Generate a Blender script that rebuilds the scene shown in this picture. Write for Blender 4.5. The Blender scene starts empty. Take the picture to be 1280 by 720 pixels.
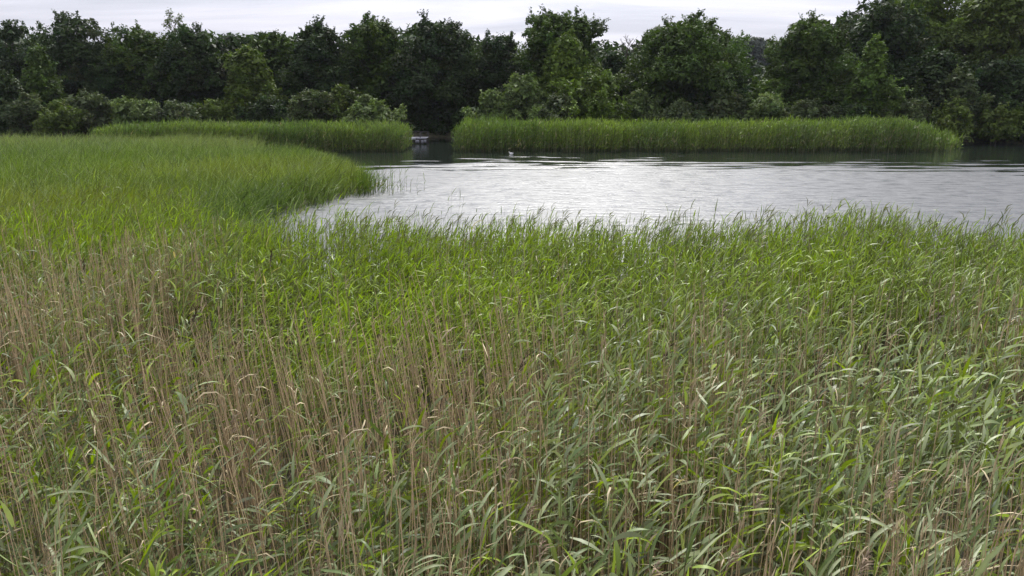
import bpy, math, random
import numpy as np
from mathutils import Vector

R = math.radians
rng = np.random.default_rng(7)
random.seed(7)
scene = bpy.context.scene
C = scene.collection

# ------------------------------------------------------------------ camera, sky, sun, exposure
H_EYE = 4.8
F_PX = 960.0                       # focal length in pixels of the 1280 px wide photograph
PITCH = math.atan(250 / F_PX)
cam_d = bpy.data.cameras.new('camera')
cam_d.sensor_width = 36.0
cam_d.lens = 36.0 * F_PX / 1280.0
cam_d.clip_start = 0.05
cam_d.clip_end = 6000
cam = bpy.data.objects.new('camera', cam_d)
C.objects.link(cam)
cam.location = (0, 0, H_EYE)
cam.rotation_euler = (R(90) - PITCH, 0, 0)
scene.camera = cam

SUN_EL, SUN_AZ = R(47), R(5)     # azimuth measured from +Y (view direction) towards +X
world = bpy.data.worlds.new('World')
scene.world = world
world.use_nodes = True
nt = world.node_tree
nt.nodes.clear()
W = lambda t, **k: _node(nt, t, **k)


def _node(tree, t, **k):
    n = tree.nodes.new(t)
    for a, b in k.items():
        if a.startswith('i_'):
            n.inputs[a[2:].replace('_', ' ')].default_value = b
        else:
            setattr(n, a, b)
    return n


out = W('ShaderNodeOutputWorld')
bg = W('ShaderNodeBackground')
bg.inputs['Strength'].default_value = 0.1
sky = W('ShaderNodeTexSky', sky_type='NISHITA', sun_disc=False)
sky.sun_elevation = SUN_EL
sky.sun_rotation = SUN_AZ
sky.air_density = 1.0
sky.dust_density = 2.0
tc = W('ShaderNodeTexCoord')
sep = W('ShaderNodeSeparateXYZ')
nt.links.new(tc.outputs['Generated'], sep.inputs[0])
# project the view direction on a cloud deck
addz = W('ShaderNodeMath', operation='ADD'); addz.inputs[1].default_value = 0.10
mx = W('ShaderNodeMath', operation='MAXIMUM'); mx.inputs[1].default_value = 0.0
nt.links.new(sep.outputs['Z'], mx.inputs[0]); nt.links.new(mx.outputs[0], addz.inputs[0])
dx = W('ShaderNodeMath', operation='DIVIDE'); dy = W('ShaderNodeMath', operation='DIVIDE')
nt.links.new(sep.outputs['X'], dx.inputs[0]); nt.links.new(addz.outputs[0], dx.inputs[1])
nt.links.new(sep.outputs['Y'], dy.inputs[0]); nt.links.new(addz.outputs[0], dy.inputs[1])
cmb = W('ShaderNodeCombineXYZ')
nt.links.new(dx.outputs[0], cmb.inputs[0]); nt.links.new(dy.outputs[0], cmb.inputs[1])
mp = W('ShaderNodeMapping'); mp.inputs['Scale'].default_value = (0.42, 1.15, 1.0)
mp.inputs['Rotation'].default_value = (0, 0, R(14))
nt.links.new(cmb.outputs[0], mp.inputs[0])
nz = W('ShaderNodeTexNoise'); nz.inputs['Scale'].default_value = 1.1
nz.inputs['Detail'].default_value = 7; nz.inputs['Roughness'].default_value = 0.55
nz.inputs['Distortion'].default_value = 0.35
nt.links.new(mp.outputs[0], nz.inputs['Vector'])
cr = W('ShaderNodeValToRGB')
cr.color_ramp.elements[0].position = 0.38
cr.color_ramp.elements[0].color = (0.61, 0.63, 0.74, 1)
cr.color_ramp.elements[1].position = 0.60
cr.color_ramp.elements[1].color = (0.85, 0.85, 0.97, 1)
nt.links.new(nz.outputs['Fac'], cr.inputs[0])
grad = W('ShaderNodeMath', operation='MULTIPLY_ADD')   # overcast: brighter towards the zenith
grad.inputs[1].default_value = 9.0; grad.inputs[2].default_value = 7.3
nt.links.new(mx.outputs[0], grad.inputs[0])
sc_ = W('ShaderNodeVectorMath', operation='SCALE')
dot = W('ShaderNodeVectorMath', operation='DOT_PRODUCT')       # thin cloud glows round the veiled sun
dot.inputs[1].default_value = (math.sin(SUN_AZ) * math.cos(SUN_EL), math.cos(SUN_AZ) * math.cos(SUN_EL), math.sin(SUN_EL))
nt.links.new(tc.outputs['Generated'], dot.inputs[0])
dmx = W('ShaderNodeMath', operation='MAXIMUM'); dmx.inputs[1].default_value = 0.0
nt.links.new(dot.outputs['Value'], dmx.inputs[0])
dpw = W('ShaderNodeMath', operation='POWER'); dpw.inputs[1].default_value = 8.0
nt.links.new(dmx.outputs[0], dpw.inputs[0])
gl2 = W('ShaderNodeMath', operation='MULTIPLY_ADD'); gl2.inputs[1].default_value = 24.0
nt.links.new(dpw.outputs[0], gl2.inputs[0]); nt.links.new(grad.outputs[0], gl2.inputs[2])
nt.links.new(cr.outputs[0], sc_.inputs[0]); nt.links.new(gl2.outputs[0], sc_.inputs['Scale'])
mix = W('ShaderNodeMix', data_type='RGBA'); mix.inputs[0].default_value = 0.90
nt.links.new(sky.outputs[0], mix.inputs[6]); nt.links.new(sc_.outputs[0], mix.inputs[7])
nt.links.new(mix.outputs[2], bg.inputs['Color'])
nt.links.new(bg.outputs[0], out.inputs[0])

sun_d = bpy.data.lights.new('sun', 'SUN')
sun_d.energy = 3.4
sun_d.angle = R(6)
sun_d.color = (1.0, 0.965, 0.91)
sun = bpy.data.objects.new('sun', sun_d)
C.objects.link(sun)
sd = Vector((math.sin(SUN_AZ) * math.cos(SUN_EL), math.cos(SUN_AZ) * math.cos(SUN_EL), math.sin(SUN_EL)))
sun.rotation_euler = sd.to_track_quat('Z', 'Y').to_euler()
sun.location = sd * 50

scene.view_settings.view_transform = 'Standard'
scene.view_settings.look = 'None'
scene.view_settings.exposure = 0.27
scene.view_settings.gamma = 1.0
scene.cycles.max_bounces = 6
scene.cycles.sample_clamp_indirect = 4.0
scene.cycles.transparent_max_bounces = 4

# ------------------------------------------------------------------ helpers


def at(px, py, Y):
    """world x and z of the photograph's pixel at the distance Y"""
    u = (px - 640) / F_PX
    v = (360 - py) / F_PX
    cp, sp = math.cos(PITCH), math.sin(PITCH)
    t = Y / (cp + sp * v)
    return u * t, H_EYE + (-sp + cp * v) * t


def tag(o, label=None, cat=None, group=None, kind=None):
    if label: o['label'] = label
    if cat: o['category'] = cat
    if group: o['group'] = group
    if kind: o['kind'] = kind
    return o


def empty(name, loc, rz=0.0):
    o = bpy.data.objects.new(name, None)
    o.empty_display_size = 0.1
    o.location = loc
    o.rotation_euler = (0, 0, rz)
    C.objects.link(o)
    return o


def link(name, me, parent=None, loc=(0, 0, 0), rot=(0, 0, 0), scale=(1, 1, 1)):
    o = bpy.data.objects.new(name, me)
    o.location = loc; o.rotation_euler = rot; o.scale = scale
    C.objects.link(o)
    if parent: o.parent = parent
    return o


class Buf:
    """collects quads/triangles (numpy) with one colour per vertex"""

    def __init__(self):
        self.v, self.c, self.f3, self.f4, self.n = [], [], [], [], 0

    def add(self, v, c, f4=None, f3=None):
        v = np.asarray(v, dtype=np.float32).reshape(-1, 3)
        c = np.asarray(c, dtype=np.float32).reshape(-1, 3)
        if len(c) == 1: c = np.repeat(c, len(v), axis=0)
        self.v.append(v); self.c.append(c)
        if f4 is not None and len(f4): self.f4.append(np.asarray(f4, dtype=np.int64).reshape(-1, 4) + self.n)
        if f3 is not None and len(f3): self.f3.append(np.asarray(f3, dtype=np.int64).reshape(-1, 3) + self.n)
        self.n += len(v)

    def mesh(self, name, mat, smooth=False):
        v = np.concatenate(self.v); c = np.concatenate(self.c)
        f4 = np.concatenate(self.f4) if self.f4 else np.zeros((0, 4), np.int64)
        f3 = np.concatenate(self.f3) if self.f3 else np.zeros((0, 3), np.int64)
        me = bpy.data.meshes.new(name)
        me.vertices.add(len(v)); me.vertices.foreach_set('co', v.ravel())
        nl = len(f4) * 4 + len(f3) * 3
        me.loops.add(nl); me.loops.foreach_set('vertex_index', np.concatenate([f4.ravel(), f3.ravel()]).astype(np.int32))
        me.polygons.add(len(f4) + len(f3))
        st = np.concatenate([np.arange(len(f4)) * 4, len(f4) * 4 + np.arange(len(f3)) * 3]).astype(np.int32)
        me.polygons.foreach_set('loop_start', st)
        if smooth: me.polygons.foreach_set('use_smooth', np.ones(len(st), dtype=bool))
        at_ = me.attributes.new('col', 'FLOAT_COLOR', 'POINT')
        at_.data.foreach_set('color', np.concatenate([c, np.ones((len(c), 1), np.float32)], axis=1).ravel())
        me.materials.append(mat)
        me.update(calc_edges=True)
        return me


def mat_new(name):
    m = bpy.data.materials.new(name)
    m.use_nodes = True
    m.node_tree.nodes.clear()
    return m, m.node_tree


def foliage_mat(name, rough=0.5, spec=0.4, trans=0.3, tint=(1.15, 1.25, 0.5), noise=0.0, nscale=60.0):
    m, t = mat_new(name)
    o = _node(t, 'ShaderNodeOutputMaterial')
    a = _node(t, 'ShaderNodeAttribute', attribute_name='col')
    src = a.outputs['Color']
    if noise:
        tcn = _node(t, 'ShaderNodeTexCoord')
        n = _node(t, 'ShaderNodeTexNoise'); n.inputs['Scale'].default_value = nscale; n.inputs['Detail'].default_value = 3
        t.links.new(tcn.outputs['Object'], n.inputs['Vector'])
        mr = _node(t, 'ShaderNodeMapRange'); mr.inputs['To Min'].default_value = 1 - noise; mr.inputs['To Max'].default_value = 1 + noise
        t.links.new(n.outputs['Fac'], mr.inputs['Value'])
        s = _node(t, 'ShaderNodeVectorMath', operation='SCALE')
        t.links.new(src, s.inputs[0]); t.links.new(mr.outputs[0], s.inputs['Scale'])
        src = s.outputs[0]
    p = _node(t, 'ShaderNodeBsdfPrincipled')
    p.inputs['Roughness'].default_value = rough
    p.inputs['Specular IOR Level'].default_value = spec
    t.links.new(src, p.inputs['Base Color'])
    if trans > 0:
        tr = _node(t, 'ShaderNodeBsdfTranslucent')
        mul = _node(t, 'ShaderNodeVectorMath', operation='MULTIPLY'); mul.inputs[1].default_value = tint
        t.links.new(src, mul.inputs[0]); t.links.new(mul.outputs[0], tr.inputs['Color'])
        mxs = _node(t, 'ShaderNodeMixShader'); mxs.inputs[0].default_value = trans
        t.links.new(p.outputs[0], mxs.inputs[1]); t.links.new(tr.outputs[0], mxs.inputs[2])
        t.links.new(mxs.outputs[0], o.inputs['Surface'])
    else:
        t.links.new(p.outputs[0], o.inputs['Surface'])
    return m


M_REED = foliage_mat('reed_leaf', rough=0.45, spec=0.30, trans=0.32, noise=0.15, nscale=25)
M_STALK = foliage_mat('reed_stalk', rough=0.6, spec=0.3, trans=0.0, noise=0.3, nscale=14)
M_FIELD = foliage_mat('sedge_blade', rough=0.55, spec=0.35, trans=0.3, noise=0.1, nscale=4)
M_LEAF = foliage_mat('tree_leaf', rough=0.6, spec=0.14, trans=0.25, noise=0.25, nscale=3)
M_BARK = foliage_mat('bark', rough=0.9, spec=0.2, trans=0.0, noise=0.45, nscale=9)
M_WOOD = foliage_mat('weathered_wood', rough=0.75, spec=0.3, trans=0.0, noise=0.35, nscale=12)
M_FEATHER = foliage_mat('feather', rough=0.8, spec=0.2, trans=0.0, noise=0.05, nscale=30)

# ------------------------------------------------------------------ smooth noise for layouts
_ph = rng.uniform(0, 6.28, (4, 8)); _fr = rng.normal(0, 1, (4, 8, 2))


def field_noise(x, y, scale, k=0):
    s = 0
    for i in range(8):
        s = s + np.sin((x * _fr[k, i, 0] + y * _fr[k, i, 1]) / scale + _ph[k, i])
    return s / 8 ** 0.5 / 0.7 / 1.5


def sstep(a, b, x):
    t = np.clip((x - a) / (b - a), 0, 1)
    return t * t * (3 - 2 * t)


# ------------------------------------------------------------------ the setting: ground and water
def shore_y(x):
    """the far shore; an inlet cuts in behind the jetty"""
    s = 68.5 + 0.8 * np.sin(x * 0.35) + 0.5 * np.sin(x * 0.9 + 1)
    return s + 9 * np.exp(-((x + 7.4) / 2.4) ** 4)


def field_right(y):
    """right edge of the sedge field as X for a distance y"""
    ys = [16, 22, 26, 29, 31, 34, 36.5, 39, 43, 47, 51, 58, 60, 70]
    xs = [-5.2, -7.5, -8.5, -9.1, -8.9, -8.0, -7.2, -7.5, -9.2, -10.8, -12.2, -13.5, -14.5, -14.5]
    return np.interp(y, ys, xs)


def ground_z(x, y):
    near = 0.12 * (1 - sstep(18, 23, y)) - 0.7 * sstep(18, 23, y)
    fld = (0.1 + 0.7) * (1 - sstep(-0.5, 1.2, x - field_right(y))) * sstep(16, 20, y) * (1 - sstep(58, 64, y))
    z = near + fld
    s = shore_y(x)
    z = z + (0.7 + 0.5) * sstep(-0.8, 2.5, y - s)
    z = z + 2.5 * sstep(75, 140, y)
    z = z + 9 * sstep(170, 300, y)
    return z


def grid(xs, ys, fz, name, mat):
    X, Yg = np.meshgrid(xs, ys)
    Z = fz(X, Yg)
    nx, ny = len(xs), len(ys)
    v = np.stack([X, Yg, Z], -1).reshape(-1, 3)
    i = np.arange(ny - 1)[:, None] * nx + np.arange(nx - 1)[None, :]
    f = np.stack([i, i + 1, i + nx + 1, i + nx], -1).reshape(-1, 4)
    b = Buf(); b.add(v, [[0.06, 0.05, 0.03]], f4=f)
    return b.mesh(name, mat, smooth=True)


m, t = mat_new('marsh_ground')
o = _node(t, 'ShaderNodeOutputMaterial'); p = _node(t, 'ShaderNodeBsdfPrincipled')
tcn = _node(t, 'ShaderNodeTexCoord'); n1 = _node(t, 'ShaderNodeTexNoise'); n1.inputs['Scale'].default_value = 3.0; n1.inputs['Detail'].default_value = 8
t.links.new(tcn.outputs['Object'], n1.inputs['Vector'])
r_ = _node(t, 'ShaderNodeValToRGB')
r_.color_ramp.elements[0].color = (0.022, 0.024, 0.012, 1); r_.color_ramp.elements[0].position = 0.35
r_.color_ramp.elements[1].color = (0.10, 0.085, 0.045, 1); r_.color_ramp.elements[1].position = 0.7
t.links.new(n1.outputs['Fac'], r_.inputs[0]); t.links.new(r_.outputs[0], p.inputs['Base Color'])
p.inputs['Roughness'].default_value = 0.9
bmp = _node(t, 'ShaderNodeBump'); bmp.inputs['Strength'].default_value = 0.6; bmp.inputs['Distance'].default_value = 0.05
t.links.new(n1.outputs['Fac'], bmp.inputs['Height']); t.links.new(bmp.outputs[0], p.inputs['Normal'])
t.links.new(p.outputs[0], o.inputs['Surface'])
M_GROUND = m
gx = np.concatenate([[-3000, -1200, -500, -250, -150, -100], np.arange(-75, 75.1, 0.75), [100, 150, 250, 500, 1200, 3000]])
gy = np.concatenate([[-3000, -1000, -300, -100, -40, -20, -10], np.arange(-5, 90, 0.75), np.arange(92, 320, 8), [400, 700, 1500, 3000]])
tag(link('ground', grid(gx, gy, ground_z, 'ground', M_GROUND)), kind='structure')

m, t = mat_new('lake_water')
o = _node(t, 'ShaderNodeOutputMaterial'); p = _node(t, 'ShaderNodeBsdfPrincipled')
p.inputs['Base Color'].default_value = (0.012, 0.017, 0.012, 1)
p.inputs['Roughness'].default_value = 0.07
p.inputs['IOR'].default_value = 1.8
tcn = _node(t, 'ShaderNodeTexCoord')


def wnoise(scale, sx, sy, detail, rot=0.0):
    mpn = _node(t, 'ShaderNodeMapping'); mpn.inputs['Scale'].default_value = (sx, sy, 1); mpn.inputs['Rotation'].default_value = (0, 0, rot)
    t.links.new(tcn.outputs['Object'], mpn.inputs[0])
    n = _node(t, 'ShaderNodeTexNoise'); n.inputs['Scale'].default_value = scale; n.inputs['Detail'].default_value = detail
    n.inputs['Roughness'].default_value = 0.55
    t.links.new(mpn.outputs[0], n.inputs['Vector'])
    return n.outputs['Fac']


w1 = wnoise(2.6, 0.36, 1.0, 5, R(6)); w2 = wnoise(6.5, 0.6, 1.1, 3, R(-8)); w3 = wnoise(0.12, 0.7, 1.6, 2)
calm = _node(t, 'ShaderNodeMapRange'); calm.inputs['From Min'].default_value = 0.3; calm.inputs['From Max'].default_value = 0.6
calm.inputs['To Min'].default_value = 0.75; calm.inputs['To Max'].default_value = 1.0
t.links.new(w3, calm.inputs['Value'])
sepw = _node(t, 'ShaderNodeSeparateXYZ'); t.links.new(tcn.outputs['Object'], sepw.inputs[0])
lee = _node(t, 'ShaderNodeMapRange', interpolation_type='SMOOTHSTEP')   # calm strip in the lee of the far reeds
lee.inputs['From Min'].default_value = 64.5; lee.inputs['From Max'].default_value = 71
lee.inputs['To Min'].default_value = 1.0; lee.inputs['To Max'].default_value = 0.12
t.links.new(sepw.outputs['Y'], lee.inputs['Value'])
ad = _node(t, 'ShaderNodeMath', operation='MULTIPLY_ADD'); ad.inputs[1].default_value = 0.5
t.links.new(w2, ad.inputs[0]); t.links.new(w1, ad.inputs[2])
wob = _node(t, 'ShaderNodeMath', operation='MULTIPLY_ADD'); wob.inputs[1].default_value = 36.0   # the edge of the calm strip wanders
t.links.new(wnoise(0.6, 0.3, 1.5, 5), wob.inputs[0]); t.links.new(sepw.outputs['Y'], wob.inputs[2]); rx = _node(t, 'ShaderNodeMapRange'); rx.inputs['From Min'].default_value = 8; rx.inputs['From Max'].default_value = 40; rx.inputs['To Max'].default_value = 4.0
t.links.new(sepw.outputs['X'], rx.inputs['Value'])
lx_ = _node(t, 'ShaderNodeMapRange'); lx_.inputs['From Min'].default_value = -2; lx_.inputs['From Max'].default_value = -11; lx_.inputs['To Max'].default_value = 5.0
t.links.new(sepw.outputs['X'], lx_.inputs['Value'])
sm = _node(t, 'ShaderNodeMath', operation='ADD'); t.links.new(rx.outputs[0], sm.inputs[0]); t.links.new(lx_.outputs[0], sm.inputs[1])
sm2 = _node(t, 'ShaderNodeMath', operation='ADD'); t.links.new(sm.outputs[0], sm2.inputs[0]); t.links.new(wob.outputs[0], sm2.inputs[1])
t.links.new(sm2.outputs[0], lee.inputs['Value'])
st = _node(t, 'ShaderNodeMath', operation='MULTIPLY'); t.links.new(calm.outputs[0], st.inputs[0]); t.links.new(lee.outputs[0], st.inputs[1])
hm = _node(t, 'ShaderNodeMath', operation='MULTIPLY'); t.links.new(ad.outputs[0], hm.inputs[0]); t.links.new(st.outputs[0], hm.inputs[1])
bmp = _node(t, 'ShaderNodeBump'); bmp.inputs['Strength'].default_value = 1.0; bmp.inputs['Distance'].default_value = 0.065
t.links.new(hm.outputs[0], bmp.inputs['Height']); t.links.new(bmp.outputs[0], p.inputs['Normal'])
t.links.new(p.outputs[0], o.inputs['Surface'])
rgh = _node(t, 'ShaderNodeMapRange'); rgh.inputs['From Min'].default_value = 0.12; rgh.inputs['From Max'].default_value = 0.45   # capillary ripples too fine to model
rgh.inputs['To Min'].default_value = 0.10; rgh.inputs['To Max'].default_value = 0.43
rip = _node(t, 'ShaderNodeMapRange'); rip.inputs['From Min'].default_value = 0.36; rip.inputs['From Max'].default_value = 0.58
rip.inputs['To Min'].default_value = 0.70; rip.inputs['To Max'].default_value = 1.04
t.links.new(w1, rip.inputs['Value'])
rm = _node(t, 'ShaderNodeMath', operation='MULTIPLY'); t.links.new(rgh.outputs[0], rm.inputs[0]); t.links.new(rip.outputs[0], rm.inputs[1])
t.links.new(st.outputs[0], rgh.inputs['Value']); t.links.new(rm.outputs[0], p.inputs['Roughness'])
M_WATER = m
wx = np.linspace(-90, 110, 21); wy = np.linspace(15, 95, 11)
tag(link('lake_water', grid(wx, wy, lambda x, y: x * 0, 'lake_water', M_WATER)), kind='structure')

# ------------------------------------------------------------------ reeds (joined, vectorised)
# colours of living things: linear RGB
FRESH = np.array([0.220, 0.300, 0.010]); LUSH = np.array([0.110, 0.180, 0.010]); YEL = np.array([0.20, 0.22, 0.03])
GREY = np.array([0.265, 0.300, 0.155]); GREY2 = np.array([0.120, 0.165, 0.050]); STRAW = np.array([0.46, 0.38, 0.22])
TAN = np.array([0.40, 0.32, 0.18]); DARKST = np.array([0.055, 0.045, 0.028])


def jit(n, a):
    return rng.normal(1, a, (n, 1))


def prism_path(buf, P, rad, col):
    """triangular tapering tubes. P (N,K,3), rad (N,K), col (N,3)"""
    N, K, _ = P.shape
    ang = rng.uniform(0, 2.1, N)[:, None] + np.array([0, 2.094, 4.189])[None]
    off = np.stack([np.cos(ang), np.sin(ang), np.zeros_like(ang)], -1)           # N,3,3
    V = P[:, :, None, :] + rad[:, :, None, None] * off[:, None]
    base = (np.arange(N) * K * 3)[:, None, None]
    k = (np.arange(K - 1) * 3)[None, :, None]
    j = np.arange(3)[None, None, :]; j2 = (j + 1) % 3
    f = np.stack([base + k + j, base + k + j2, base + k + 3 + j2, base + k + 3 + j], -1)
    buf.add(V.reshape(-1, 3), np.repeat(col, K * 3, axis=0), f4=f.reshape(-1, 4))


def blades(buf, O, az, el0, bend, L, Wd, col, segs=3, roll=0.5, tipcol=None, gusset=None):
    """curved pointed blades. all (N,)"""
    N = len(O)
    s = np.linspace(0, 1, segs + 1)
    mid = (s[:-1] + s[1:]) / 2
    el = el0[:, None] - bend[:, None] * mid[None] ** 1.2
    step = (L / segs)[:, None]
    dh = np.cumsum(np.cos(el) * step, 1); dz = np.cumsum(np.sin(el) * step, 1)
    dh = np.concatenate([np.zeros((N, 1)), dh], 1); dz = np.concatenate([np.zeros((N, 1)), dz], 1)
    drift = rng.normal(0, 0.25, N)[:, None] * s[None] ** 2 * L[:, None]
    ca, sa = np.cos(az)[:, None], np.sin(az)[:, None]
    P = np.stack([O[:, 0:1] + dh * ca - drift * sa, O[:, 1:2] + dh * sa + drift * ca, O[:, 2:3] + dz], -1)
    ro = rng.normal(0, roll, N)[:, None] + rng.normal(0, 0.5, N)[:, None] * s[None]
    ele = np.concatenate([el, el[:, -1:]], 1)
    side = np.stack([-sa * np.ones_like(ele), ca * np.ones_like(ele), np.zeros_like(ele)], -1)
    up = np.stack([-np.sin(ele) * ca, -np.sin(ele) * sa, np.cos(ele)], -1)
    wd = np.cos(ro)[..., None] * side + np.sin(ro)[..., None] * up
    prof = {2: [0.6, 1.0, 0.0], 3: [0.55, 1.0, 0.75, 0.0], 4: [0.5, .95, 1., .6, 0]}[segs]
    w = Wd[:, None] * np.array(prof)[None] / 2
    Lf = P - wd * w[..., None]; Rt = P + wd * w[..., None]
    nv = 2 * segs + 1
    V = np.concatenate([np.stack([Lf[:, :-1], Rt[:, :-1]], 2).reshape(N, -1, 3), P[:, -1:, :]], 1)
    base = (np.arange(N) * nv)[:, None]
    k = (np.arange(segs - 1) * 2)[None]
    f4 = np.stack([base + k, base + k + 1, base + k + 3, base + k + 2], -1).reshape(-1, 4)
    b0 = base[:, 0] + 2 * (segs - 1)
    f3 = np.stack([b0, b0 + 1, b0 + 2], -1)
    cc = np.repeat(col[:, None, :], nv, 1)
    if tipcol is not None:
        cc[:, -1] = tipcol
    buf.add(V.reshape(-1, 3), cc.reshape(-1, 3), f4=f4, f3=f3)


def reed_bed(leafbuf, stembuf, x, y, h, leaf_col, stem_col, nleaf, Lm, Wm, segs=3, wind=0.35, windspread=1.0,
             lean=0.06, lo=0.35, base_z=None, stem_r=0.0035, stem_k=3, plume=0.0, bendm=1.7, elm=1.05):
    N = len(x)
    z0 = ground_z(x, y) if base_z is None else base_z
    ln = rng.normal(lean, 0.07, N); la = rng.normal(0.1, 0.9, N)
    lv = np.stack([np.cos(la) * ln, np.sin(la) * ln], -1)
    K = stem_k
    tt = np.linspace(0, 1, K)
    P = np.zeros((N, K, 3))
    for k in range(K):
        P[:, k, 0] = x + lv[:, 0] * h * tt[k] ** 1.6
        P[:, k, 1] = y + lv[:, 1] * h * tt[k] ** 1.6
        P[:, k, 2] = z0 + h * tt[k]
    prism_path(stembuf, P, np.repeat((stem_r * (1.1 - 0.75 * tt))[None], N, 0), stem_col)
    side0 = rng.uniform(-0.5, 0.5, N)
    for i in range(nleaf):
        ti = lo + (1 - lo) * (i + 0.5 + rng.uniform(-0.35, 0.35, N)) / nleaf
        O = np.stack([x + lv[:, 0] * h * ti ** 1.6, y + lv[:, 1] * h * ti ** 1.6, z0 + h * ti], -1)
        az = np.where(rng.random(N) < 0.72, wind + rng.normal(0, windspread * .75, N), (i % 2) * math.pi + side0 + rng.normal(0, .6, N))
        L = Lm * rng.uniform(0.45, 1.3, N) * (1.08 - 0.45 * abs(ti - 0.65))
        Wd = Wm * rng.uniform(0.6, 1.25, N)
        el0 = np.clip(rng.normal(elm, 0.3, N) + 0.25 * (ti - 0.6), 0.2, 1.45)
        bd = np.clip(rng.normal(bendm, 0.75, N) * (1.15 - 0.5 * ti), 0.05, 3.2)
        c = leaf_col * np.clip(jit(N, 0.28), 0.4, 1.8) + rng.normal(0, 0.006, (N, 3))
        old = rng.random(N) < np.clip(0.42 - 0.5 * ti, 0.015, 1) * 0.35       # lower leaves yellow and dry
        c[old] = np.where(rng.random((old.sum(), 1)) < 0.4, YEL, STRAW * 0.85) * jit(old.sum(), 0.15)
        blades(leafbuf, O, az, el0, bd, L, Wd, np.clip(c, 0.01, 1), segs=segs)
    if plume > 0:
        sel = rng.random(N) < plume
        n = sel.sum()
        top = P[sel, -1]
        for q in range(3):
            O = top - np.array([0, 0, 0.03 * q])
            blades(leafbuf, O, 0.2 + rng.normal(0, 0.6, n), np.full(n, 1.25) - 0.18 * q, rng.uniform(0.3, 1.3, n), rng.uniform(0.14, 0.26, n),
                   rng.uniform(0.014, 0.026, n), np.repeat([[0.14, 0.145, 0.065]], n, 0) * jit(n, 0.25), segs=2)


def scatter(n, xlo, xhi, ylo, yhi):
    return rng.uniform(xlo, xhi, n), rng.uniform(ylo, yhi, n)


# zones of the near bed: how fresh and green (0 dry and grey .. 1 vivid)
def fresh_of(x, y):
    edge = 8.6 + 2.0 * sstep(-1, -6, -x * -1) + 1.3 * field_noise(x, y, 2.2, 0)
    edge = edge + 1.5 * sstep(0.0, -6.0, x)
    return sstep(-1.4, 1.6, y - edge)


HERO_Y = 4.9
EDGE_Y = lambda x: 16.0 + 0.6 * field_noise(x, x * 0, 2.5, 1) + 2.6 * sstep(-5.6, -8, x)

lb, sb = Buf(), Buf()
# living reeds
N = 20000
y = (rng.random(N) * (19.0 ** 2 - 2.6 ** 2) + 2.6 ** 2) ** 0.5
x = rng.uniform(-1, 1, N) * (y * 0.74 + 1.6)
NE = 3400                                    # the lake edge of the bed stands denser
x = np.concatenate([x, rng.uniform(-8, 14.5, NE)]); y = np.concatenate([y, np.zeros(NE)]); N += NE
y[-NE:] = EDGE_Y(x[-NE:]) - rng.gamma(1.3, 0.8, NE)
keep = (y < EDGE_Y(x)) & ~((y < HERO_Y) & (rng.random(N) < 0.42))
dens = 0.60 + 0.52 * field_noise(x, y, 0.55, 2) + 0.25 * sstep(8, 11, y)
keep &= rng.random(N) < np.clip(dens, 0.12 + 0.45 * sstep(9, 12, y), 1)
x, y = x[keep], y[keep]; N = len(x)
fr = fresh_of(x, y)[:, None]
right = sstep(-1.5, 2.5, x)[:, None]
u = rng.random((N, 1)); u2 = rng.random((N, 1))
gcol = GREY * (1 - u) + GREY2 * u
gcol = np.where(u2 < 0.38 - 0.14 * right, FRESH * 0.85 * (1 - 0.4 * u) , gcol)
fcol = FRESH * (1 - u * 0.55) + LUSH * u * 0.55
pat = np.clip(0.5 + 0.6 * field_noise(x, y, 1.3, 3), 0, 1)[:, None]
fcol = fcol * (0.78 + 0.28 * pat) + 0.02 * (1 - pat) * np.array([0.6, 0.5, 1.0])
gcol = gcol * (1 + 0.14 * right)
col = gcol * (1 - fr) + fcol * fr
h = 1.92 + 0.20 * field_noise(x, y, 1.1, 1) + rng.normal(0, 0.15, N) + 0.10 * fr[:, 0] - 0.20 * sstep(12, 15, y)
stem = np.array([0.13, 0.135, 0.055]) * jit(N, 0.3) + np.array([0.05, 0.02, 0.01]) * rng.random((N, 1))
back = y > 13.2
nearm = y < 7.5
mid_ = ~back & ~nearm
for msk, nl, sg, wl in ((nearm, 11, 4, 0.026), (mid_, 10, 3, 0.021), (back, 9, 3, 0.018)):
    fz_ = fr[msk, 0].mean()
    reed_bed(lb, sb, x[msk], y[msk], h[msk], col[msk], stem[msk], nl, 0.25 if msk is not back else 0.28, wl, segs=sg, stem_k=3 if msk is nearm else 2, stem_r=0.0042,
             windspread=1.2, plume=0.0 if nearm is msk else (0.06 if msk is mid_ else 0.15), bendm=0.85 if msk is nearm else (0.8 if msk is mid_ else 0.7),
             elm=0.78 if msk is nearm else (0.9 if msk is mid_ else 1.2))
# taller heading reeds on the lake edge
N = 500
x = rng.uniform(-7, 14, N); y = EDGE_Y(x) - rng.gamma(1.2, 0.9, N)
hh = 2.0 + rng.normal(0, 0.15, N) + 0.14 * field_noise(x, y, 0.7, 2)
reed_bed(lb, sb, x, y, hh, (LUSH * 0.6 + GREY2 * 0.4) * jit(N, .2), np.repeat([DARKST * 1.1], N, 0), 7, 0.24, 0.014, segs=3, lean=0.08, lo=0.5, plume=0.4, bendm=0.9, elm=1.2)
tag(link('reed_bed', lb.mesh('reed_leaves', M_REED)), 'broad near bed of green and grey-green reeds filling the foreground up to the lake', 'reeds', kind='stuff')
tag(link('reed_stems', sb.mesh('reed_stems', M_STALK)), 'dense thin stems of the reeds in the near foreground bed', 'reed stems', kind='stuff')

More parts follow.
